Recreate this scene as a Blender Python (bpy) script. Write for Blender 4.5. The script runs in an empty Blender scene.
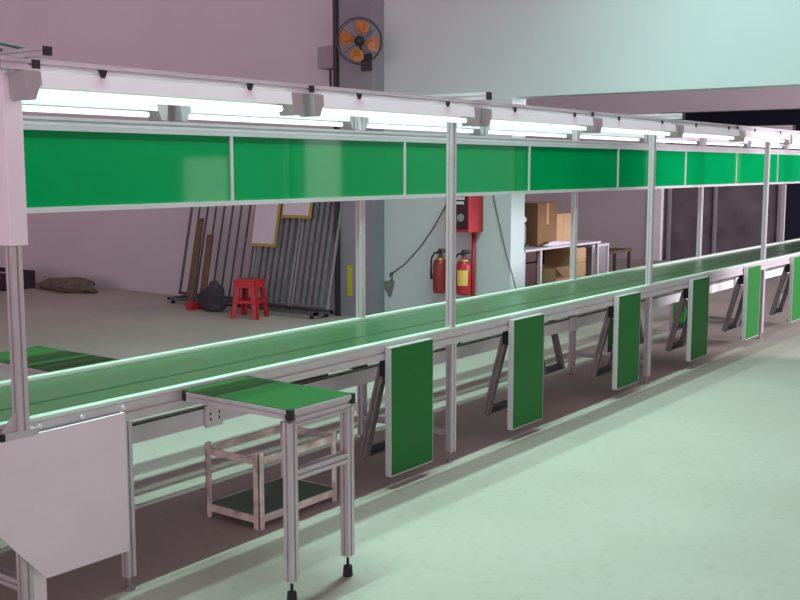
import bpy, bmesh, math, random
from mathutils import Vector, Matrix
random.seed(4)
S = bpy.context.scene
C = S.collection

# ------------------------------------------------------------------ materials
def mat(name, col, rough=.5, metal=0., spec=.5, bump=0., bscale=40., var=0., vscale=6., emit=None, estr=0., coat=0., alpha=1., trans=0.):
    m = bpy.data.materials.new(name); m.use_nodes = True
    nt = m.node_tree; b = nt.nodes['Principled BSDF']
    b.inputs['Base Color'].default_value = (*col, 1)
    b.inputs['Roughness'].default_value = rough
    b.inputs['Metallic'].default_value = metal
    b.inputs['Specular IOR Level'].default_value = spec
    b.inputs['Coat Weight'].default_value = coat
    b.inputs['Coat Roughness'].default_value = .03
    b.inputs['Transmission Weight'].default_value = trans
    b.inputs['Alpha'].default_value = alpha
    if emit:
        b.inputs['Emission Color'].default_value = (*emit, 1)
        b.inputs['Emission Strength'].default_value = estr
    tc = nt.nodes.new('ShaderNodeTexCoord')
    if var:
        n = nt.nodes.new('ShaderNodeTexNoise'); n.inputs['Scale'].default_value = vscale; n.inputs['Detail'].default_value = 5
        r = nt.nodes.new('ShaderNodeMapRange')
        r.inputs['From Min'].default_value = .3; r.inputs['From Max'].default_value = .7
        r.inputs['To Min'].default_value = 1 - var; r.inputs['To Max'].default_value = 1 + var
        mx = nt.nodes.new('ShaderNodeVectorMath'); mx.operation = 'SCALE'
        mx.inputs[0].default_value = col
        nt.links.new(tc.outputs['Object'], n.inputs['Vector'])
        nt.links.new(n.outputs['Fac'], r.inputs['Value'])
        nt.links.new(r.outputs['Result'], mx.inputs['Scale'])
        nt.links.new(mx.outputs['Vector'], b.inputs['Base Color'])
    if bump:
        n2 = nt.nodes.new('ShaderNodeTexNoise'); n2.inputs['Scale'].default_value = bscale; n2.inputs['Detail'].default_value = 6
        bp = nt.nodes.new('ShaderNodeBump'); bp.inputs['Strength'].default_value = bump; bp.inputs['Distance'].default_value = .01
        nt.links.new(tc.outputs['Object'], n2.inputs['Vector'])
        nt.links.new(n2.outputs['Fac'], bp.inputs['Height'])
        nt.links.new(bp.outputs['Normal'], b.inputs['Normal'])
    return m

M = {}
M['alu'] = mat('anodised_aluminium', (.60, .57, .585), .42, .35, var=.05, vscale=9)
M['alu_dark'] = mat('aged_aluminium', (.30, .28, .27), .5, .3, var=.15, vscale=15)
M['laminate'] = mat('green_laminate', (.012, .115, .02), .45, spec=.25, var=.06, vscale=5)
M['leaf'] = mat('dark_green_leaf_laminate', (.012, .165, .024), .5, spec=.25, var=.06, vscale=5)
M['belt'] = mat('green_belt', (.034, .13, .042), .27, var=.06, vscale=3)
M['dark_line'] = mat('dark_belt_line', (.022, .075, .028), .4)
M['guide'] = mat('belt_guide', (.62, .72, .62), .4)
M['black'] = mat('black_plastic', (.012, .012, .014), .45)
M['rubber'] = mat('black_rubber', (.02, .02, .022), .7)
M['white'] = mat('white_sheet_metal', (.80, .77, .80), .45, var=.03)
M['tray'] = mat('grey_trunking', (.82, .80, .82), .45, var=.04)
M['enamel'] = mat('white_enamel', (.88, .85, .89), .35)
M['plate'] = mat('white_plate', (.82, .80, .80), .4)
M['acrylic'] = mat('green_acrylic', (.0, .25, .068), .05, spec=.35, coat=0, var=.05, vscale=2)
M['tube'] = mat('fluorescent_tube', (.9, .9, .9), .3, emit=(.90, 1., .93), estr=1.25)
M['rust'] = mat('chipped_white_paint', (.68, .61, .56), .65, var=.35, vscale=14, bump=.3)
M['sheet'] = mat('dark_green_sheet', (.02, .13, .05), .45, var=.35, vscale=8)
M['galv'] = mat('galvanised_steel', (.22, .23, .245), .45, .35, var=.15, vscale=12)
M['dark_steel'] = mat('dark_steel', (.10, .10, .105), .5, .3, var=.15)
M['wood'] = mat('weathered_wood', (.13, .085, .05), .8, var=.3, vscale=12, bump=.2)
M['red_plastic'] = mat('red_plastic', (.45, .02, .025), .35)
M['red_paint'] = mat('red_paint', (.42, .02, .03), .35)
M['yellow'] = mat('yellow_board', (.36, .26, .05), .6)
M['paper'] = mat('pale_paper', (.58, .54, .60), .7, var=.04)
M['lime'] = mat('yellow_green_board', (.40, .42, .03), .6)
M['carton'] = mat('brown_cardboard', (.19, .10, .042), .8, var=.08)
M['carton_pale'] = mat('pale_cardboard', (.42, .27, .14), .8, var=.08)
M['orange'] = mat('orange_plastic', (.36, .125, .018), .4)
M['grey_box'] = mat('grey_painted_box', (.28, .26, .28), .5)
M['cable'] = mat('grey_cable', (.13, .14, .14), .6)
M['brass'] = mat('brass', (.55, .40, .15), .35, .8)
M['label'] = mat('yellow_label', (.70, .50, .10), .6)
M['dusty'] = mat('dusty_cloth', (.14, .115, .085), .9, var=.4, vscale=10, bump=.4)
M['dark_crate'] = mat('dark_crate', (.03, .022, .03), .7, var=.3)
M['bag'] = mat('dark_bag', (.04, .035, .05), .8, var=.3)
M['desk'] = mat('desk_dark_panel', (.07, .03, .03), .6)
M['desk_top'] = mat('desk_white_top', (.55, .53, .54), .5)
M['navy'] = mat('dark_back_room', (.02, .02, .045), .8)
M['smoky'] = mat('dusty_pane', (.15, .125, .14), .25, var=.25, vscale=2.5)
M['bracket_grey'] = mat('fan_metal', (.05, .05, .055), .5, .4)
M['dial'] = mat('dark_window', (.03, .012, .015), .2)

M['pane_glow'] = mat('glowing_pane', (.7, .7, .7), .4, emit=(1, .92, .98), estr=1.9)  # emission for the added panes mirrored in the divider panels
# painted wall: one paint with faint grime, plus patches of knocked off plaster beside the column
def wall_mat():
    m = mat('painted_wall', (.51, .50, .52), .75, var=.035, vscale=.8, bump=.08, bscale=30)
    return m
M['wall'] = wall_mat()
M['wall_green_cast'] = mat('green_lamplit_wall', (.50, .59, .58), .75, var=.035, vscale=.8, bump=.08, bscale=30)  # green cast of the ceiling lamps put into the wall colour
M['wall_pink'] = mat('pale_pink_wall', (.47, .41, .43), .75, var=.05, vscale=1.0)
M['column'] = mat('grey_column', (.23, .24, .265), .7, var=.08, vscale=2)
M['stain'] = mat('bare_plaster', (.16, .19, .17), .9, var=.2, vscale=20)

def floor_mat():
    m = bpy.data.materials.new('painted_concrete'); m.use_nodes = True
    nt = m.node_tree; b = nt.nodes['Principled BSDF']
    tc = nt.nodes.new('ShaderNodeTexCoord')
    n1 = nt.nodes.new('ShaderNodeTexNoise'); n1.inputs['Scale'].default_value = .9; n1.inputs['Detail'].default_value = 7
    n2 = nt.nodes.new('ShaderNodeTexNoise'); n2.inputs['Scale'].default_value = 16; n2.inputs['Detail'].default_value = 8
    r1 = nt.nodes.new('ShaderNodeValToRGB'); r1.color_ramp.elements[0].color = (.46, .405, .355, 1); r1.color_ramp.elements[1].color = (.53, .465, .415, 1)
    r1.color_ramp.elements[0].position = .3; r1.color_ramp.elements[1].position = .7
    r2 = nt.nodes.new('ShaderNodeValToRGB'); r2.color_ramp.elements[0].color = (.90, .89, .88, 1); r2.color_ramp.elements[1].color = (1, 1, 1, 1)
    r2.color_ramp.elements[0].position = .30; r2.color_ramp.elements[1].position = .45
    mx = nt.nodes.new('ShaderNodeMix'); mx.data_type = 'RGBA'; mx.blend_type = 'MULTIPLY'; mx.inputs['Factor'].default_value = 1
    for n in (n1, n2): nt.links.new(tc.outputs['Object'], n.inputs['Vector'])
    nt.links.new(n1.outputs['Fac'], r1.inputs['Fac']); nt.links.new(n2.outputs['Fac'], r2.inputs['Fac'])
    nt.links.new(r1.outputs['Color'], mx.inputs['A']); nt.links.new(r2.outputs['Color'], mx.inputs['B'])
    nt.links.new(mx.outputs['Result'], b.inputs['Base Color'])
    b.inputs['Roughness'].default_value = .55; b.inputs['Specular IOR Level'].default_value = .3
    return m
M['floor'] = floor_mat()

# ------------------------------------------------------------------ geometry helpers
class MB:
    def __init__(s): s.bm = bmesh.new()
    def box(s, x0, x1, y0, y1, z0, z1, bevel=0.):
        vs = [s.bm.verts.new((x, y, z)) for x in (x0, x1) for y in (y0, y1) for z in (z0, z1)]
        fs = [(0, 1, 3, 2), (4, 6, 7, 5), (0, 4, 5, 1), (2, 3, 7, 6), (0, 2, 6, 4), (1, 5, 7, 3)]
        faces = [s.bm.faces.new([vs[i] for i in f]) for f in fs]
        if bevel:
            es = {e for f in faces for e in f.edges}
            bmesh.ops.bevel(s.bm, geom=list(es), offset=bevel, segments=2, affect='EDGES', profile=.7)
        return s
    def prism(s, pts, d):                       # pts: 3D polygon, d: extrusion vector
        d = Vector(d); a = [s.bm.verts.new(p) for p in pts]; b = [s.bm.verts.new(Vector(p) + d) for p in pts]
        n = len(pts)
        s.bm.faces.new(a); s.bm.faces.new(b[::-1])
        for i in range(n): s.bm.faces.new((a[i], b[i], b[(i + 1) % n], a[(i + 1) % n]))
        return s
    def profile(s, p0, p1, w, h, groove=.009, depth=.008, up=(0, 0, 1), gw=1, gh=1):
        """slotted aluminium section w x h from p0 to p1: gw grooves on the w faces, gh on the h faces"""
        p0, p1 = Vector(p0), Vector(p1); ax = (p1 - p0).normalized()
        up = Vector(up)
        if abs(ax.dot(up)) > .95: up = Vector((0, 1, 0))
        sx = ax.cross(up).normalized(); sy = sx.cross(ax).normalized()
        poly = []
        def side(a, b, n):
            a, b = Vector(a), Vector(b); L = (b - a).length; t = (b - a) / L; inn = Vector((-t.y, t.x))
            poly.append(a)
            for k in range(n):
                c = a + t * L * (k + .5) / n
                poly.extend([c - t * groove / 2, c - t * groove / 2 + inn * depth, c + t * groove / 2 + inn * depth, c + t * groove / 2])
        W, Hh = w / 2, h / 2
        side((-W, -Hh), (W, -Hh), gw); side((W, -Hh), (W, Hh), gh); side((W, Hh), (-W, Hh), gw); side((-W, Hh), (-W, -Hh), gh)
        s.prism([p0 + sx * q.x + sy * q.y for q in poly], p1 - p0)
        return s
    def tube(s, pts, r, seg=8, caps=True):
        pts = [Vector(p) for p in pts]; rings = []
        prev = None
        for i, p in enumerate(pts):
            t = (pts[min(i + 1, len(pts) - 1)] - pts[max(i - 1, 0)]).normalized()
            if prev is None:
                u = t.orthogonal().normalized()
            else:
                u = (prev - t * prev.dot(t)).normalized()
            prev = u; v = t.cross(u)
            rr = r[i] if isinstance(r, (list, tuple)) else r
            rings.append([s.bm.verts.new(p + (u * math.cos(2 * math.pi * k / seg) + v * math.sin(2 * math.pi * k / seg)) * rr) for k in range(seg)])
        for a, b in zip(rings, rings[1:]):
            for k in range(seg): s.bm.faces.new((a[k], a[(k + 1) % seg], b[(k + 1) % seg], b[k]))
        if caps: s.bm.faces.new(rings[0][::-1]); s.bm.faces.new(rings[-1])
        return s
    def ring(s, c, n, R, r, seg=32, sub=6):
        c, n = Vector(c), Vector(n).normalized(); u = n.orthogonal().normalized(); v = n.cross(u); rows = []
        for i in range(seg):
            a = 2 * math.pi * i / seg; d = u * math.cos(a) + v * math.sin(a)
            rows.append([s.bm.verts.new(c + d * (R + r * math.cos(2 * math.pi * k / sub)) + n * r * math.sin(2 * math.pi * k / sub)) for k in range(sub)])
        for i in range(seg):
            A, B = rows[i], rows[(i + 1) % seg]
            for k in range(sub): s.bm.faces.new((A[k], B[k], B[(k + 1) % sub], A[(k + 1) % sub]))
        return s
    def build(s, name, m, parent=None, smooth=False, loc=None):
        bmesh.ops.recalc_face_normals(s.bm, faces=s.bm.faces[:])
        me = bpy.data.meshes.new(name); s.bm.to_mesh(me); s.bm.free()
        me.materials.append(M[m] if isinstance(m, str) else m)
        if smooth:
            for p in me.polygons: p.use_smooth = True
        o = bpy.data.objects.new(name, me); C.objects.link(o)
        if parent: o.parent = parent
        if loc: o.location = loc
        return o

def thing(name, label, cat, loc=(0, 0, 0), rz=0, group=None):
    o = bpy.data.objects.new(name, None); C.objects.link(o); o.empty_display_size = .1
    o.location = loc; o.rotation_euler = (0, 0, rz)
    return tag(o, label, cat, group)
def tag(o, label, cat, group=None):
    o['label'] = label; o['category'] = cat
    if group: o['group'] = group
    return o
def struct(o, label=None, cat=None):
    o['kind'] = 'structure'
    if label: o['label'] = label
    if cat: o['category'] = cat
    return o
def dup(root, loc, rz, label, group=None):
    r = root.copy(); C.objects.link(r); r.location = loc; r.rotation_euler = (0, 0, rz); r['label'] = label
    if group: r['group'] = group
    for ch in list(root.children):
        c = ch.copy(); C.objects.link(c); c.parent = r
        for g in list(ch.children):
            d = g.copy(); C.objects.link(d); d.parent = c
    return r

# ------------------------------------------------------------------ the setting
XW = 9.25                     # face of the end wall
struct(MB().box(-6, 44, -9, 22, -.2, 0).build('floor', 'floor'), 'pale green-grey painted concrete floor', 'floor')
# end wall: solid for y > 5.42, lintel above the wide opening the line runs through
w = MB(); w.box(XW, XW + .27, 7.3, 22, 0, 5.6)
struct(w.build('wall_end', 'wall'), 'pinkish pale end wall left of the grey column', 'wall')
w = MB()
w.prism([(XW, 7.3, 0), (XW, 7.3, 5.6), (XW, -6.9, 5.6), (XW, -6.9, 0), (XW, 2.2, 0), (XW, 2.2, 2.35), (XW, 5.475, 2.35), (XW, 5.475, 0)], (.27, 0, 0))  # unseen stretch right of the opening closed to block second-room daylight
struct(w.build('wall_right', 'wall_green_cast'), 'end wall tinted for green lamp light, with the wide opening the conveyor runs through', 'wall')
# glowing panes added on the unseen near wall to reflect in the green panels
for k, (a, c, z0, z1) in enumerate(((-2.62, -1.80, 1.10, 1.78), (-.55, .0, .9, 2.6))):
    wn = struct(MB().box(XW - .012, XW - .006, a, c, z0, z1).build('window_%d' % (k + 1), 'pane_glow'), 'glowing pane added on the end wall for reflections in the green panels', 'window')
    fr = MB(); fr.box(XW - .03, XW, a - .05, a, z0 - .05, z1 + .05); fr.box(XW - .03, XW, c, c + .05, z0 - .05, z1 + .05); fr.box(XW - .03, XW, a, c, z0 - .05, z0); fr.box(XW - .03, XW, a, c, z1, z1 + .05)
    fr.build('window_frame', 'grey_box', wn)
# unseen low wall added behind the camera; its gaps reflect in the panels
fw = MB(); xs = [-6, 13.2, 14.4, 16.6, 17.3, 22.6, 23.6, 24.2, 26.2, 31, 33, 44]
for a, c in zip(xs[0::2], xs[1::2]): fw.box(a, c, -7.2, -7, 0, 2.3)
fw.box(-6, 44, -7.2, -7, 2.3, 2.4)
struct(fw.build('reflection_wall', 'column'), 'unseen wall added behind the camera with gaps for panel reflections', 'wall')
# column standing proud of the end wall
struct(MB().box(9.03, XW, 7.09, 7.57, 0, 5.6).build('trim_1', 'column'), 'dark grey column standing against the end wall', 'column')
struct(MB().box(8.98, 9.03, 7.54, 7.585, 0, 5.6).build('trim_2', 'bracket_grey'), 'thin dark strip down the left edge of the column', 'strip')  # narrow dark box along the column's left edge
# far wall of the second room with a dark doorway
XF = 18.
f = MB()
f.prism([(XF, 22, 0), (XF, 22, 5.6), (XF, -9, 5.6), (XF, -9, 2.62), (XF, 7.70, 2.62), (XF, 7.70, 0)], (.25, 0, 0))
struct(f.build('wall_far', 'wall_pink'), 'pinkish far wall of the room behind the opening', 'wall')
struct(MB().box(17.95, XF + .25, 7.53, 7.70, 0, 2.30).build('trim_3', 'plate'), 'white door jamb beside the dark doorway', 'jamb')
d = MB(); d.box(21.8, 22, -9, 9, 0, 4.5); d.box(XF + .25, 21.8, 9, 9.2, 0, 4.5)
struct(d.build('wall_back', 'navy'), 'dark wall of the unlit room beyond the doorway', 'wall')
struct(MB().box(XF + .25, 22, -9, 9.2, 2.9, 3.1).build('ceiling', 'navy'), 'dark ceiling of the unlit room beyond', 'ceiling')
p = MB(); p.box(18.05, 18.09, 5.48, 7.42, .02, 2.05)
wn = struct(p.build('door_1', 'smoky'), 'dusty grey glazed sliding door in the far doorway', 'door')
fr = MB(); fr.box(18.02, 18.12, 5.40, 5.50, 0, 2.1); fr.box(18.02, 18.12, 7.38, 7.44, 0, 2.1); fr.box(18.02, 18.12, 5.4, 7.44, 2.05, 2.12); fr.box(18.02, 18.12, 6.55, 6.6, 0, 2.05)
fr.build('door_frame', 'grey_box', wn)
# knocked off plaster beside the column, near the floor
def blob(cx, cy, ry, rz, n=14):
    b = MB(); pts = []
    for i in range(n):
        a = 2 * math.pi * i / n; k = 1 + .25 * math.sin(3 * a + cx) + random.uniform(-.12, .12)
        pts.append((XW - .003, cx + ry * k * math.cos(a), cy + rz * k * math.sin(a)))
    b.prism(pts, (.006, 0, 0)); return b
st = blob(7.03, .34, .075, .10); 
struct(st.build('trim_4', 'stain'), 'dark patch of bare plaster beside the column', 'plaster patch')
struct(blob(6.99, .47, .025, .045).build('trim_5', 'stain'), 'small dark plaster patch above the larger one', 'plaster patch')

# ------------------------------------------------------------------ the conveyor line
YN, YF = 3.24, 3.88                 # near and far rail centre lines
X0, X1 = 1.95, 16.4
PX = [2.095, 4.83, 7.53, 10.23, 12.93, 15.63]
L = thing('conveyor_line', 'long green belt assembly conveyor with aluminium posts running through the wall opening', 'conveyor', (2.0, 3.56, 0))
L0 = Vector(L.location)
def lp(mb, name, m, parent=None, smooth=False):      # build in world coordinates, parent under the line
    mb.bm.transform(Matrix.Translation(-L0))
    return mb.build(name, m, parent or L, smooth)
b = MB(); b.box(X0, X1, YN + .0195, YF - .0195, .745, .753); b.box(X0, X1, YN + .03, YF - .03, .69, .696)
b.tube([(X0, YN + .03, .7195), (X0, YF - .03, .7195)], .0335, 16); b.tube([(X1, YN + .03, .7195), (X1, YF - .03, .7195)], .0335, 16)
belt = lp(b, 'belt', 'belt')
lp(MB().box(X0, X1, 3.487, 3.505, .7530, .7542), 'belt_line', 'dark_line', belt)  # thin dark line running lengthwise on the belt top
lp(MB().box(X0 + .06, X1 - .06, YN + .03, YF - .03, .700, .742), 'bed_plate', 'alu_dark')
for y in (YN, YF):
    lp(MB().profile((2.02, y, .718), (X1, y, .718), .04, .075, gw=1, gh=1, groove=.010), 'side_rail', 'alu')
    lp(MB().box(2.02, X1, y - .02, y + .02, .7565, .772, .003), 'belt_guide', 'guide')
lp(MB().box(1.985, 2.02, YN - .022, YN + .022, .675, .760, .004), 'end_cap', 'black')
lp(MB().box(1.985, 2.02, YF - .022, YF + .022, .675, .760, .004), 'end_cap', 'black')
for x in (2.18, 2.36, 2.55):
    lp(MB().tube([(x, YN - .020, .737), (x, YN - .028, .737)], .008, 10), 'bolt', 'plate')
ZP = 2.008
for i, x in enumerate(PX):
    bw = .04 if i else .028
    for y in (YN, YF):
        yy, z0 = (3.200, .745) if (i == 0 and y == YN) else (y, .772)
        po = lp(MB().profile((x, yy, z0), (x, yy, ZP), .04, .04), 'post', 'alu')
        if i:
            lg = lp(MB().profile((x + .01, y, .06), (x + .01, y, .680), .048, .04), 'leg', 'alu')
            ft = MB(); ft.tube([(x, y, .0), (x, y, .012)], .022, 14); ft.tube([(x, y, .012), (x, y, .06)], .007, 10)
            lp(ft, 'foot', 'alu_dark', lg)
    if i: lp(MB().profile((x, YN + .02, .17), (x, YF - .02, .17), .03, .03), 'leg_brace', 'alu')
    ye = 3.01 if i else 2.97
    cb = lp(MB().profile((x, ye, 2.008 + bw / 2), (x, 4.03, 2.008 + bw / 2), bw, bw), 'cross_bar', 'alu')
    for y, dy in ((ye, -.012), (4.03, .012)):
        lp(MB().box(x - bw / 2 - .001, x + bw / 2 + .001, min(y, y + dy), max(y, y + dy), 2.007, 2.009 + bw, .003), 'end_cap', 'black', cb)
# gusset at the foot of the first post
lp(MB().prism([(2.075, 3.197, .745), (2.01, 3.197, .745), (2.075, 3.197, .815)], (0, .006, 0)), 'gusset', 'alu')
br = lp(MB().profile((2.02, 3.20, .733), (2.15, 3.20, .733), .036, .024, gh=0), 'post_bracket', 'alu')
lp(MB().box(2.005, 2.02, 3.181, 3.219, .720, .746, .003), 'end_cap', 'black', br)
for y in (3.10, 3.95):
    tr = lp(MB().profile((2.0, y, 1.988), (X1, y, 1.988), .04, .04), 'lamp_rail', 'alu')
    lp(MB().box(1.985, 2.0, y - .021, y + .021, 1.966, 2.010, .003), 'end_cap', 'black', tr)
for x in (2.13, 3.5, 6.2, 8.9):
    lp(MB().box(x - .015, x + .015, 3.076, 3.0795, 1.975, 2.004), 'rail_clip', 'black')
# supply cable looping along the start of the lamp rails
lp(MB().tube([(2.03, 3.12, 2.03), (2.06, 3.25, 2.06), (2.14, 3.3, 2.075), (2.3, 3.36, 2.07), (2.45, 3.6, 2.055), (2.5, 3.9, 2.03), (2.52, 3.95, 2.01)], .007, 8), 'supply_cable', 'dark_steel', smooth=True)
# white duct over the upper half of the first post
lp(MB().box(2.052, 2.122, 3.152, 3.222, 1.39, 1.966, .004), 'cable_duct', 'enamel')
# header of green divider panels on the far posts
YP = 3.845
DX = [2.27, 3.755, 5.21, 6.73, 8.22, 9.70, 11.10, 12.50, 13.95, 15.4]
for i, (a, c) in enumerate(zip(DX, DX[1:])):
    pn = lp(MB().box(a + .006, c - .006, YP - .004, YP + .004, 1.484, 1.810), 'divider_panel', 'acrylic')
    fm = MB()
    fm.box(a, c, YP - .012, YP + .012, 1.806, 1.826); fm.box(a, c, YP - .012, YP + .012, 1.464, 1.487)
    fm.box(a, a + .009, YP - .012, YP + .012, 1.487, 1.806); fm.box(c - .009, c, YP - .012, YP + .012, 1.487, 1.806)
    lp(fm, 'panel_frame', 'alu', pn)
lp(MB().profile((DX[0], YP + .01, 1.846), (DX[-1], YP + .01, 1.846), .03, .036, gw=0), 'header_rail', 'alu')
# cable trunking along the far legs
ct = MB(); ct.box(2.20, X1, 3.620, 3.628, .452, .538); ct.box(2.20, X1, 3.628, 3.685, .452, .459); ct.box(2.20, X1, 3.677, 3.685, .459, .53); ct.box(2.20, X1, 3.618, 3.638, .538, .543)
tray = lp(ct, 'cable_tray', 'tray')
lp(MB().box(2.20, X1, 3.615, 3.620, .533, .541), 'tray_lip_shadow', 'black', tray)  # black strip stands in for the thin shadow gap under the lip
for k in range(10):
    x = 2.6 + 1.5 * k
    lp(MB().box(x - .012, x + .012, 3.685, 3.689, .455, .70), 'tray_bracket', 'alu_dark', tray)
def outlet(x):
    lp(MB().box(x - .052, x + .052, 3.598, 3.615, .442, .548, .004), 'outlet_plate', 'plate', tray)
for x in (3.38, 7.03, 10.58): outlet(x)
sk = MB()
for dx in (-.028, .028):
    for dz in (-.013, .013):
        sk.box(3.38 + dx - .004, 3.38 + dx + .004, 3.5965, 3.5985, .495 + dz - .007, .495 + dz + .007)
lp(sk, 'outlet_slot', 'black', tray)
for x0, x1 in ((3.91, 4.24), (4.46, 4.58)):
    lp(MB().box(x0, x1, 3.63, 3.67, .543, .595, .004), 'socket_strip', 'dark_steel', tray)
# white sheet-metal drive cover at the near end, with its own pair of legs
cv = MB(); cv.prism([(1.72, 3.19, .718), (2.535, 3.19, .724), (2.535, 3.19, .178), (2.165, 3.19, .185), (1.72, 3.19, .70)], (0, .015, 0))
cv.box(2.530, 2.536, 3.205, 3.22, .18, .724)
lp(cv, 'drive_cover', 'white')
for x in (2.105, 2.565):
    lg = MB(); lg.profile((x, 3.235, .055), (x, 3.235, .680), .04, .04)
    lg = lp(lg, 'leg', 'alu')
    ft = MB(); ft.tube([(x, 3.235, 0), (x, 3.235, .012)], .022, 14); ft.tube([(x, 3.235, .012), (x, 3.235, .055)], .007, 10)
    lp(ft, 'foot', 'alu_dark', lg)
    lg = MB(); lg.profile((x, YF, .055), (x, YF, .680), .04, .04); lg = lp(lg, 'leg', 'alu')
    ft = MB(); ft.tube([(x, YF, 0), (x, YF, .012)], .022, 14); ft.tube([(x, YF, .012), (x, YF, .055)], .007, 10)
    lp(ft, 'foot', 'alu_dark', lg)
    lp(MB().profile((x, 3.255, .17), (x, YF - .02, .17), .04, .04), 'leg_brace', 'alu')
lp(MB().box(2.128, 2.185, 3.225, 3.26, .06, .24, .003), 'leg_cover', 'white')

# ------------------------------------------------------------------ fluorescent battens under the lamp rails
def make_lamp(label, group):
    t = thing('fluorescent_batten', label, 'lamp', group=group)
    Ln = 1.215
    h = MB(); h.prism([(-Ln / 2, -.05, .0), (-Ln / 2, -.042, .052), (-Ln / 2, .042, .052), (-Ln / 2, .05, .0), (-Ln / 2, .03, .012), (-Ln / 2, -.03, .012)], (Ln, 0, 0))
    h.build('housing', 'enamel', t)
    MB().tube([(-Ln / 2 + .02, 0, -.016), (Ln / 2 - .02, 0, -.016)], .013, 14).build('tube', 'tube', t, True)
    for s in (-1, 1):
        e = s * (Ln / 2 + .065)
        MB().prism([(e, -.046, .05), (e - s * .063, -.046, .05), (e - s * .063, -.046, .012), (e - s * .040, -.046, -.042), (e - s * .01, -.046, -.042)], (0, .092, 0)).build('lamp_holder', 'bracket_holder', t)
        MB().prism([(s * .36 - .02, -.047, .072), (s * .36 + .02, -.047, .072), (s * .36 + .008, -.047, .045), (s * .36 - .008, -.047, .045)], (0, .006, 0)).build('hanger', 'black', t)
    return t
M['bracket_holder'] = mat('grey_lamp_holder', (.42, .40, .41), .5)
LX = [2.13, 3.55, 4.94, 6.29, 7.66, 9.03, 10.40, 11.77, 13.14]
proto = None
orders = ['first', 'second', 'third', 'fourth', 'fifth', 'sixth', 'seventh', 'eighth', 'ninth']
for row, (y, z, nm) in enumerate(((3.10, 1.915, 'front'), (3.95, 1.915, 'rear'))):
    for i, x in enumerate(LX):
        if row == 0 and i > 6: continue
        lab = 'white fluorescent batten lamp, %s from the white-ducted post in the %s row over the belt' % (orders[i], nm)
        loc = (x + .61, y, z)
        if proto is None:
            proto = make_lamp(lab, 'fluorescent battens over the belt'); proto.location = loc
        else:
            dup(proto, loc, 0, lab)

# ------------------------------------------------------------------ wing tables hinged to the sides of the line
W2 = .19
def feet_leg(t, p_top, p_bot, m='alu'):
    p_top, p_bot = Vector(p_top), Vector(p_bot); ax = (p_bot - p_top).normalized()
    lg = MB().profile(p_top, p_bot, .04, .04).build('leg', m, t)
    f = MB(); e = p_bot + ax * .045
    f.tube([p_bot, e], .006, 8)
    q = Vector((e.x, e.y, 0)); f.tube([q + Vector((0, 0, .0)), q + Vector((0, 0, .042))], [.021, .018], 14)
    f.build('foot', 'rubber', lg)
    return lg
def open_table(label, loc, rz=0, depth=.60):
    t = thing('wing_table', label, 'table', loc, rz, 'wing tables along the conveyor')
    MB().box(-W2 + .004, W2 - .004, -depth + .004, -.004, .738, .757, .002).build('table_top', 'laminate', t)
    e = MB()
    for x in (-W2 + .015, W2 - .015): e.profile((x, -depth + .03, .7275), (x, -.005, .7275), .03, .021, gh=0)
    e.profile((-W2 + .03, -depth + .015, .716), (W2 - .03, -depth + .015, .716), .03, .045, gh=2)
    e.box(-W2, -W2 + .004, -depth, -.004, .736, .754); e.box(W2 - .004, W2, -depth, -.004, .736, .754); e.box(-W2, W2, -depth, -depth + .004, .738, .755)
    e.build('edge_frame', 'alu', t)
    for x in (-W2, W2):
        for y in (-depth, -.03):
            MB().box(x - .002 if x < 0 else x - .022, x + .022 if x < 0 else x + .002, y - .002, y + .022, .716, .7575, .003).build('corner_cap', 'black', t)
        s = 1 if x < 0 else -1
        feet_leg(t, (x + s * .022, -depth + .024, .706), (x + s * .022, -depth + .024, .085))
    for z in (.50,):
        MB().profile((-W2 + .042, -depth + .024, z), (W2 - .042, -depth + .024, z), .04, .04).build('cross_bar', 'alu', t)
    return t
def fold_table(label, loc, rz=0):
    t = thing('wing_table', label, 'table', loc, rz, 'wing tables along the conveyor')
    MB().box(-W2 + .005, W2 - .004, -.0305, -.006, .076, .741, .002).build('table_top', 'leaf', t)
    e = MB(); e.box(-W2, -W2 + .005, -.032, .004, .072, .744); e.box(W2 - .004, W2, -.030, .004, .072, .744); e.box(-W2 + .005, W2 - .004, -.030, .004, .070, .076); e.box(-W2 + .005, W2 - .004, -.030, .004, .741, .745)
    e.build('edge_frame', 'alu', t)
    for s in (-1, 1):
        MB().profile((s * (W2 - .05), .055, .63), (s * (W2 - .05), .185, .13), .04, .04).build('leg', 'alu_dark', t)
        MB().box(s * (W2 - .05) - .025, s * (W2 - .05) + .025, .004, .06, .585, .665).build('hinge', 'black', t)
    MB().profile((-W2 + .07, .18, .155), (W2 - .07, .18, .155), .04, .04).build('cross_bar', 'dark_steel', t)
    MB().box(-W2 + .01, W2 - .01, .004, .016, .075, .10).build('stay_bar', 'dark_steel', t)
    return t
open_table('green wing table raised on two aluminium legs above the rusty white rack', (3.022, 3.212, 0))
open_table('green wing table raised on the far side of the belt, beside the white-ducted post', (2.95, 3.912, 0), math.pi, .70)
fx = [4.20, 5.42, 6.88, 8.28, 9.62, 11.03]
names = ['first right of the raised table', 'second right of the raised table', 'third from the raised table', 'fourth from the raised table', 'fifth from the raised table', 'sixth, at the right picture edge']
ft0 = None
for x, nm in zip(fx[:6], names):
    lab = 'green leaf table folded down on the near side, ' + nm
    if ft0 is None: ft0 = fold_table(lab, (x + W2, 3.212, 0))
    else: dup(ft0, (x + W2, 3.212, 0), 0, lab)
for x, nm in ((6.75, 'behind the second near leaf'), (8.25, 'behind the third near leaf'), (9.68, 'behind the fourth near leaf')):
    dup(ft0, (x + W2, 3.912, 0), math.pi, 'green leaf table folded down on the far side, ' + nm)

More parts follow.
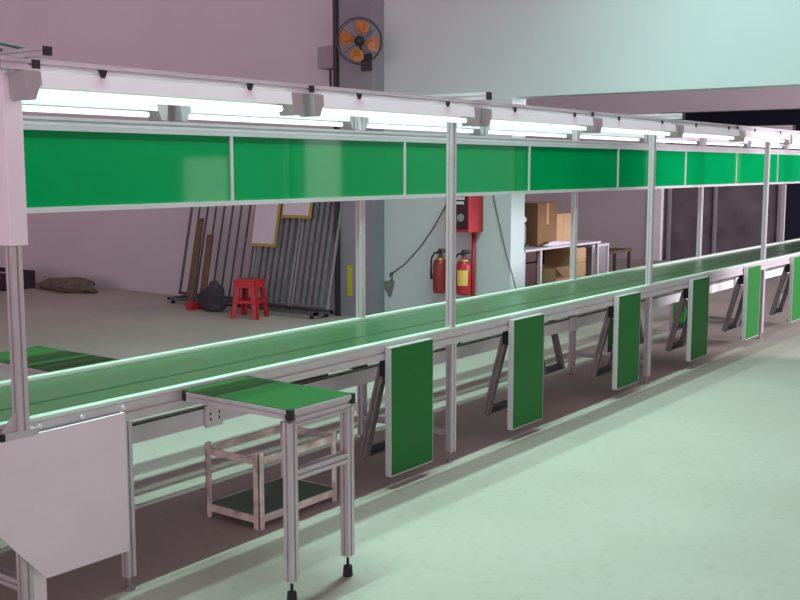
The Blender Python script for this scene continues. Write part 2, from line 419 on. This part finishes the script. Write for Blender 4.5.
# ------------------------------------------------------------------ rusty white rack under the raised table
rk = thing('steel_rack', 'low chipped white angle-iron rack with a green shelf under the raised wing table', 'rack', (3.65, 3.47, 0))
ax0, ax1, ay0, ay1, zt = -.29, .265, -.17, .18, .34
for x, sx in ((ax0, 1), (ax1, -1)):
    for y, sy in ((ay0, 1), (ay1, -1)):
        q = MB(); q.box(min(x, x + sx * .035), max(x, x + sx * .035), min(y, y + sy * .004), max(y, y + sy * .004), 0, zt + .02)
        q.box(min(x, x + sx * .004), max(x, x + sx * .004), min(y, y + sy * .035), max(y, y + sy * .035), 0, zt + .02)
        q.build('upright', 'rust', rk)
for z in (.03, zt - .035):
    q = MB()
    for y in (ay0, ay1 - .004): q.box(ax0 + .005, ax1 - .005, y - .001, y + .005, z, z + .035)
    for x in (ax0, ax1 - .004): q.box(x - .001, x + .005, ay0 + .005, ay1 - .005, z, z + .035)
    q.build('rail', 'rust', rk)
MB().box(ax0 + .006, ax1 - .006, ay0 + .006, ay1 - .006, .055, .062).build('shelf', 'sheet', rk)

# ------------------------------------------------------------------ things along the end wall
# leaning grille gates on a low trolley
def gate(name, label, xb, y0, y1, h, n, m, lean, bar=.012):
    t = thing(name, label, 'gate', (xb, (y0 + y1) / 2, .096), 0, 'steel grilles leaning on the end wall')
    hw = (y1 - y0) / 2; t.rotation_euler = (0, lean, 0)
    f = MB()
    for y in (-hw, hw): f.tube([(0, y, 0), (0, y, h)], .018, 8)
    for z in (0.018, h): f.tube([(0, -hw, z), (0, hw, z)], .018, 8)
    f.build('frame', m, t)
    g = MB()
    for k in range(1, n):
        y = -hw + 2 * hw * k / n
        g.box(-bar, bar, y - bar, y + bar, .02, h)
    g.build('bars', m, t)
    return t
tl = thing('trolley', 'low steel trolley on castors carrying the leaning grilles at the end wall', 'trolley', (8.72, 8.75, 0))
q = MB()
q.box(-.10, -.06, -1.2, 1.22, .045, .075); q.box(.14, .18, -1.2, 1.22, .045, .075)
for y in (-1.18, 0, 1.2): q.box(-.10, .18, y - .02, y + .02, .045, .075)
q.build('frame', 'dark_steel', tl)
for x in (-.08, .16):
    for y in (-1.12, 1.14):
        MB().tube([(x, y - .012, .025), (x, y + .012, .025)], .025, 14).build('castor', 'rubber', tl)
gate('steel_grille', 'thin dark open grille leaning on the wall behind the brown planks', 8.80, 8.80, 9.95, 1.68, 8, 'dark_steel', .22, .009)
gate('steel_grille', 'dense grey grille leaning behind the red stool and the yellow-edged boards', 8.80, 8.12, 8.76, 1.66, 7, 'galv', .22, .022)
gate('steel_grille', 'dense grey grille leaning on the wall nearest the column', 8.80, 7.54, 8.07, 1.66, 6, 'galv', .22, .020)
def plank(label, xb, y, h, lean, m='wood', wd=.05, name='plank', cat='plank', th=.012):
    o = MB().box(-th, th, -wd, wd, 0, h, .002).build(name, m); o.location = (xb, y, .0); o.rotation_euler = (0, lean, 0)
    return tag(o, label, cat)
plank('tall brown plank leaning against the left steel grille', 8.575, 9.52, 1.07, .20)
plank('short dark brown plank leaning right of the tall brown one', 8.575, 9.32, .88, .2)
def board(label, y0, y1, z0, z1, x):
    t = thing('framed_board', label, 'board', (x, (y0 + y1) / 2, z0)); t.rotation_euler = (0, .20, 0); h = (z1 - z0); hw = (y1 - y0) / 2
    f = MB(); f.box(-.01, .004, -hw, hw, 0, h, .002); f.build('backing', 'yellow', t)
    MB().box(-.013, -.0085, -hw + .035, hw - .025, .035, h - .03).build('sheet', 'paper', t)
board('long white board with a yellow edge hanging on the steel grille', 8.40, 8.81, .74, 1.36, 8.90)
board('short white board with a yellow edge right of the long one', 7.92, 8.37, 1.08, 1.45, 8.97)
struct(MB().box(9.016, 9.03, 7.37, 7.435, .24, .58, .002).build('trim_6', 'lime'), 'narrow yellow-green board fixed low on the face of the grey column', 'board')

# red plastic stool
stl = thing('plastic_stool', 'red plastic stool in front of the leaning steel grilles', 'stool', (8.33, 8.27, 0), .35); stl.scale = (.9, .9, .95)
q = MB(); q.box(-.15, .15, -.15, .15, .43, .455, .01); q.build('seat', 'red_plastic', stl)
for sx in (-1, 1):
    for sy in (-1, 1):
        l = MB(); a = Vector((sx * .135, sy * .135, .43)); c_ = Vector((sx * .18, sy * .18, 0))
        for k in (0,):
            d1 = Vector((-sx * .075, 0, 0)); d2 = Vector((0, -sy * .075, 0))
            l.prism([a, a + d1, c_ + d1 * .8, c_], (0, -sy * .012, 0)); l.prism([a, a + d2, c_ + d2 * .8, c_], (-sx * .012, 0, 0))
        l.build('leg', 'red_plastic', stl)
for sx in (-1, 1):
    MB().box(sx * .155 - .008, sx * .155 + .008, -.14, .14, .18, .215).build('rung', 'red_plastic', stl)
    MB().box(-.14, .14, sx * .155 - .008, sx * .155 + .008, .18, .215).build('rung', 'red_plastic', stl)
    MB().box(sx * .142 - .008, sx * .142 + .008, -.13, .13, .36, .43).build('apron', 'red_plastic', stl)
    MB().box(-.13, .13, sx * .142 - .008, sx * .142 + .008, .36, .43).build('apron', 'red_plastic', stl)

# heap of dusty sacking and dark crate by the left end of the wall
def lump(name, label, cat, loc, sx, sy, sz, m, seed):
    rnd = random.Random(seed); bm = bmesh.new(); bmesh.ops.create_icosphere(bm, subdivisions=3, radius=1)
    ph = [rnd.uniform(0, 6) for _ in range(6)]
    for v in bm.verts:
        k = 1 + .13 * math.sin(4 * v.co.x + ph[0]) + .13 * math.sin(5 * v.co.y + ph[1]) + .1 * math.sin(6 * v.co.z + ph[2] + 3 * v.co.x) + rnd.uniform(-.05, .05)
        v.co = Vector((v.co.x * sx * k, v.co.y * sy * k, max(v.co.z, -.35) * sz * k))
    z0 = min(v.co.z for v in bm.verts)
    for v in bm.verts: v.co.z -= z0
    mb = MB(); mb.bm.free(); mb.bm = bm
    o = mb.build(name, m); o.location = loc
    return tag(o, label, cat)
lump('sack_heap', 'low heap of dusty brown sacking on the floor by the end wall', 'heap', (8.72, 12.05, 0), .26, .55, .11, 'dusty', 3)
lump('tool_bag', 'dark bag with a red patch standing among the leaning grilles', 'bag', (8.47, 8.98, 0), .12, .20, .22, 'bag', 9)
o = MB().box(-.09, .09, -.05, .05, .0, .09, .01).build('red_box', 'red_paint'); o.location = (8.42, 9.27, 0); tag(o, 'small red box on the floor beside the dark bag', 'box')
cr = thing('crate', 'dark crate on the floor behind the white-ducted post', 'crate', (8.40, 13.16, 0))
q = MB()
for y in (-.42, .42): q.box(-.25, .25, y - .012, y + .012, .0, .24)
for x in (-.25, .25):
    for z in (.02, .10, .18): q.box(x - .012, x + .012, -.42, .42, z, z + .06)
q.build('slats', 'dark_crate', cr); MB().box(-.24, .24, -.41, .41, .0, .02).build('base', 'dark_crate', cr)

# wall fan on the column
nrm = Vector((-.80, -.58, -.10)).normalized()
fc = Vector((8.75, 7.03, 2.96))
fan = thing('wall_fan', 'wall fan with orange blades and dark wire cage on the grey column', 'fan', fc)
u = nrm.cross(Vector((0, 0, 1))).normalized(); v = u.cross(nrm)
g = MB()
for s_, R in ((.04, .235), (-.05, .22)): g.ring(nrm * s_, nrm, R, .004 if R < .23 else .007)
for k in range(10):
    a = 2 * math.pi * k / 10; dv = u * math.cos(a) + v * math.sin(a)
    g.tube([dv * .03 + nrm * .06, dv * .14 + nrm * .055, dv * .235 + nrm * .04, dv * .22 - nrm * .05, dv * .05 - nrm * .07], .0014, 4)
g.build('cage', 'bracket_grey', fan, True)
for k in range(4):
    a0 = 2 * math.pi * (k + .13) / 4; bl = bmesh.new(); mb = MB(); mb.bm.free(); mb.bm = bl
    n = 14; front = []
    for i in range(n):
        t_ = 2 * math.pi * i / n; rr = .135 + .080 * math.cos(t_); aa = a0 + .52 * math.sin(t_) * (1.0 if rr > .09 else .6)
        dv = u * math.cos(aa) + v * math.sin(aa); front.append(dv * rr + nrm * (.022 * math.sin(t_)))
    mb.prism(front, -nrm * .005); mb.build('blade', 'orange', fan)
MB().tube([nrm * .035, -nrm * .02], [.022, .03], 14).build('hub', 'bracket_grey', fan, True)
MB().tube([-nrm * .02, -nrm * .14], [.055, .05], 16).build('motor', 'bracket_grey', fan, True)
br = MB(); br.tube([-nrm * .1, Vector((.16, .10, -.12)), Vector((.27, .12, -.20))], .016, 8); br.box(.262, .28, .05, .19, -.28, -.10); br.build('bracket', 'bracket_grey', fan)
eb = thing('switch_box', 'grey electrical box on the end wall below the fan', 'box', (9.14, 7.70, 2.68))
MB().box(-.10, .11, -.155, .16, .06, .30, .006).build('body', 'grey_box', eb)
MB().box(-.108, -.10, -.14, .145, .075, .285, .003).build('lid', 'grey_box', eb)
q = MB()
for y in (-.03, .06): q.tube([(.0, y, .06), (.0, y, -.06), (.02, y + .005, -.2)], .013, 8)
q.build('cable_gland', 'bracket_grey', eb)

# fire hose cabinet, pipe, extinguishers, wall cables
hc = thing('fire_hose_cabinet', 'red fire hose cabinet with dark window on the pale end wall', 'cabinet', (9.14, 5.95, 1.0))
MB().box(-.16, .108, -.145, .145, .0, .47, .006).build('body', 'red_paint', hc)
MB().box(-.166, -.158, -.125, .105, .03, .43).build('window', 'dial', hc)
MB().tube([(-.166, -.05, .15), (-.18, -.05, .15)], .04, 16).build('reel', 'grey_box', hc)
tx = bpy.data.curves.new('lettering', 'FONT'); 
q = MB()
for r_, (zz, n) in enumerate(((.33, 6), (.285, 7))):
    for k in range(n):
        y = .04 - .135 * k / n - (.0 if r_ else .012)
        q.box(-.169, -.1655, y - .0075, y + .0075, zz, zz + (.03 if k % 2 else .026))
bpy.data.curves.remove(tx)
q.build('lettering', 'plate', hc)
pp = MB().tube([(9.20, 5.89, 1.0), (9.20, 5.89, 0)], .022, 12).build('standpipe', 'red_paint', None, True); tag(pp, 'red standpipe running down from the fire hose cabinet', 'pipe')
def extinguisher(label, x, y, z, m='red_paint', lab=True):
    t = thing('fire_extinguisher', label, 'fire extinguisher', (x, y, z), 0, 'fire extinguishers under the hose cabinet')
    pr_ = [(0, .062), (.006, .074), (.02, .078), (.30, .078), (.34, .068), (.37, .038), (.385, .024), (.40, .024)]
    MB().tube([(0, 0, a) for a, _ in pr_], [r for _, r in pr_], 20).build('cylinder', m, t, True)
    MB().tube([(0, 0, .345), (0, 0, .375)], [.062, .036], 20).build('collar', 'brass', t, True)
    q = MB(); q.tube([(0, 0, .395), (0, 0, .43)], .022, 10); q.box(-.02, .02, -.08, .03, .43, .445); q.box(-.015, .015, -.075, .0, .455, .465); q.box(-.012, .012, .0, .02, .43, .465)
    q.build('valve', 'bracket_grey', t)
    q = MB(); q.tube([(0, .02, .42), (-.01, .07, .42), (-.02, .10, .36), (-.02, .105, .25), (-.02, .10, .14)], [.010, .010, .010, .010, .016], 8); q.build('hose', 'rubber', t, True)
    if lab:
        q = MB(); q.prism([(-.0795 * math.cos(a), .0795 * math.sin(a), .10) for a in [-1.1, -.8, -.5, -.2, .1, .4]] + [(-.077 * math.cos(a), .077 * math.sin(a), .10) for a in [.4, .1, -.2, -.5, -.8, -1.1]], (0, 0, .16)); q.build('label_sheet', 'label', t)
    MB().box(.072, .13, -.02, .02, .22, .26).build('wall_hook', 'bracket_grey', t)
    return t
M['dark_red'] = mat('dark_red_paint', (.25, .025, .02), .35)
extinguisher('dark red fire extinguisher with brass collar hanging left of the near post', 9.12, 6.25, .345, 'dark_red', False)
extinguisher('bright red fire extinguisher with a yellow label beside the standpipe', 9.12, 5.955, .345)
def wcable(label, pts):
    o = MB().tube([(9.238, y, z) for y, z in pts], .0065, 6).build('wall_cable', 'cable', None, True); tag(o, label, 'cable')
wcable('grey cable sagging down the end wall left of the near post', [(6.15, 1.55), (6.25, 1.284), (6.42, 1.02), (6.60, .80), (6.80, .61), (7.0, .48)])
wcable('grey cable running down the end wall right of the hose cabinet', [(5.72, 1.55), (5.66, 1.276), (5.59, 1.02), (5.52, .78), (5.44, .56), (5.40, .42)])

# ------------------------------------------------------------------ work desk and cartons in the second room
dk = thing('work_desk', 'cluttered work desk with a white top in the room behind the opening', 'desk', (11.1, 6.15, 0))
MB().box(-.95, .93, -.33, .35, .725, .75, .003).build('desk_top', 'desk_top', dk)
for x in (-.93, -.55, .90):
    MB().box(x - .018, x + .018, -.31, -.27, 0, .725).build('leg', 'desk_top', dk)
    MB().box(x - .018, x + .018, .29, .33, 0, .725).build('leg', 'desk_top', dk)
MB().box(-.93, .90, .24, .26, .1, .725).build('back_panel', 'desk', dk)
MB().box(-.91, -.57, -.26, .2, .60, .722).build('drawer', 'desk', dk)
MB().box(-.91, -.57, -.26, .2, .05, .58).build('cupboard', 'desk', dk)
def carton(name, label, loc, w_, d_, h, m, rz=0, open_=False):
    t = thing(name, label, 'carton', loc, rz)
    if open_:
        q = MB(); q.box(-w_ / 2, w_ / 2, -d_ / 2, d_ / 2, 0, .006)
        for x in (-w_ / 2, w_ / 2 - .006): q.box(x, x + .006, -d_ / 2, d_ / 2, .006, h)
        for y in (-d_ / 2, d_ / 2 - .006): q.box(-w_ / 2, w_ / 2, y, y + .006, .006, h)
        q.build('box', m, t)
        MB().prism([(-w_ / 2, -d_ / 2, h), (w_ / 2, -d_ / 2, h), (w_ / 2, -d_ / 2 - .10, h - .10), (-w_ / 2, -d_ / 2 - .10, h - .10)], (0, .006, .006)).build('flap', m, t)
    else:
        MB().box(-w_ / 2, w_ / 2, -d_ / 2, d_ / 2, 0, h, .004).build('box', m, t)
        MB().box(-w_ / 2 + .001, w_ / 2 - .001, -.025, .025, h, h + .003).build('tape', 'carton_pale', t)
        MB().box(-.025, .025, -d_ / 2 - .003, -d_ / 2, h * .5, h).build('tape', 'carton_pale', t)
    return t
carton('cardboard_carton', 'tall brown carton standing on the work desk', (10.88, 6.10, .75), .46, .30, .50, 'carton')
carton('cardboard_carton', 'pale carton standing right of the tall brown one on the desk', (11.36, 6.12, .75), .44, .28, .36, 'carton_pale')
carton('cardboard_carton', 'open pale carton with a flap hanging down under the desk', (10.98, 5.98, 0), .42, .36, .50, 'carton_pale', .1, True)
dr = thing('drawer_stack', 'pale stack of drawers under the right end of the desk', 'drawers', (11.50, 6.02, 0))
MB().box(-.19, .19, -.16, .2, 0, .69, .003).build('body', 'carton_pale', dr)
for k in range(4): MB().box(-.175, .175, -.175, -.16, .03 + k * .165, .18 + k * .165, .004).build('drawer', 'carton_pale', dr)
o = lump('paper_heap', 'crumpled white paper lying in front of the cartons on the desk', 'paper', (11.0, 5.885, .75), .34, .035, .035, 'paper', 12)
o = lump('paper_roll', 'crumpled white wrapping on the dark device at the desk end', 'wrapping', (10.48, 6.12, 1.01), .10, .08, .09, 'paper', 5)
dv = thing('desk_device', 'dark rounded device at the left end of the desk', 'device', (10.47, 6.12, .75))
MB().box(-.12, .12, -.1, .1, 0, .03, .006).build('base', 'bag', dv); MB().box(-.10, .10, -.07, .08, .03, .26, .03).build('body', 'grey_box', dv)
cb = thing('metal_cabinet', 'grey metal cabinet with a white frame right of the desk', 'cabinet', (12.30, 6.15, 0))
MB().box(-.21, .21, -.18, .2, .0, .66, .004).build('body', 'grey_box', cb); MB().box(-.17, .15, -.188, -.18, .1, .60, .003).build('door', 'grey_box', cb)
q = MB(); q.box(-.235, .235, -.20, .2, .66, .69); q.box(.20, .235, -.20, -.17, 0, .66); q.build('frame', 'desk_top', cb)
bn = thing('bench', 'low dark bench standing by the far pink wall', 'bench', (14.6, 6.95, 0))
MB().box(-.55, .55, -.15, .15, .38, .42, .004).build('seat', 'wood', bn)
for x in (-.5, .5):
    for y in (-.12, .12): MB().box(x - .02, x + .02, y - .02, y + .02, 0, .38).build('leg', 'dark_steel', bn)

# ------------------------------------------------------------------ light
wd = bpy.data.worlds.new('World'); S.world = wd; wd.use_nodes = True
wt = wd.node_tree; bg = wt.nodes['Background']; bg.inputs['Color'].default_value = (1, .68, .82, 1)
tc = wt.nodes.new('ShaderNodeTexCoord'); sp = wt.nodes.new('ShaderNodeSeparateXYZ'); wt.links.new(tc.outputs['Generated'], sp.inputs['Vector'])
def mr(o, a, b_, c, d_):
    n = wt.nodes.new('ShaderNodeMapRange'); wt.links.new(o, n.inputs['Value'])
    for k, q_ in zip(('From Min', 'From Max', 'To Min', 'To Max'), (a, b_, c, d_)): n.inputs[k].default_value = q_
    return n.outputs['Result']
mu = wt.nodes.new('ShaderNodeMath'); mu.operation = 'MULTIPLY'
wt.links.new(mr(sp.outputs['Z'], .08, .5, 2.75, .22), mu.inputs[0]); wt.links.new(mr(sp.outputs['Y'], -.5, .5, 1.0, .2), mu.inputs[1])
wt.links.new(mu.outputs[0], bg.inputs['Strength'])
def area(name, loc, sx, sy, power, col, rot=(0, 0, 0), spr=150):
    l = bpy.data.lights.new(name, 'AREA'); l.shape = 'RECTANGLE'; l.size = sx; l.size_y = sy; l.spread = math.radians(spr); l.energy = power; l.color = col
    o = bpy.data.objects.new(name, l); C.objects.link(o); o.location = loc; o.rotation_euler = rot
    return o
green = (.56, 1., .88)
for y, pw in ((3.12, 208), (3.39, 80)): area('ceiling_tube_light', (4.9, y, 4.65), 6.7, .06, pw, green)
area('second_room_daylight', (13.0, -5.5, 2.4), 4.5, 2.4, 740, (.95, .90, 1), (math.pi / 2, 0, 0), 120)

# ------------------------------------------------------------------ camera
cam = bpy.data.cameras.new('Camera'); co = bpy.data.objects.new('Camera', cam); C.objects.link(co)
fpx = math.sqrt(790 * 1430 - 132 ** 2)
cam.sensor_width = 36; cam.lens = fpx * 36 / 800; cam.clip_start = .05
Xc = Vector((790, -132, fpx)).normalized(); Yc = Vector((-1430, -132, fpx)).normalized()
Zc = Yc.cross(Xc); Zc = Zc if Zc.y < 0 else -Zc
right = Vector((Xc.x, Yc.x, Zc.x)); down = Vector((Xc.y, Yc.y, Zc.y)); fwd = Vector((Xc.z, Yc.z, Zc.z))
R = Matrix((right, -down, -fwd)).transposed()
co.matrix_world = Matrix.Translation((0, 0, 1.65)) @ R.to_4x4()
S.camera = co
S.view_settings.view_transform = 'Standard'; S.view_settings.look = 'None'
S.view_settings.exposure = 0; S.view_settings.gamma = 1; S.view_settings.use_curve_mapping = False
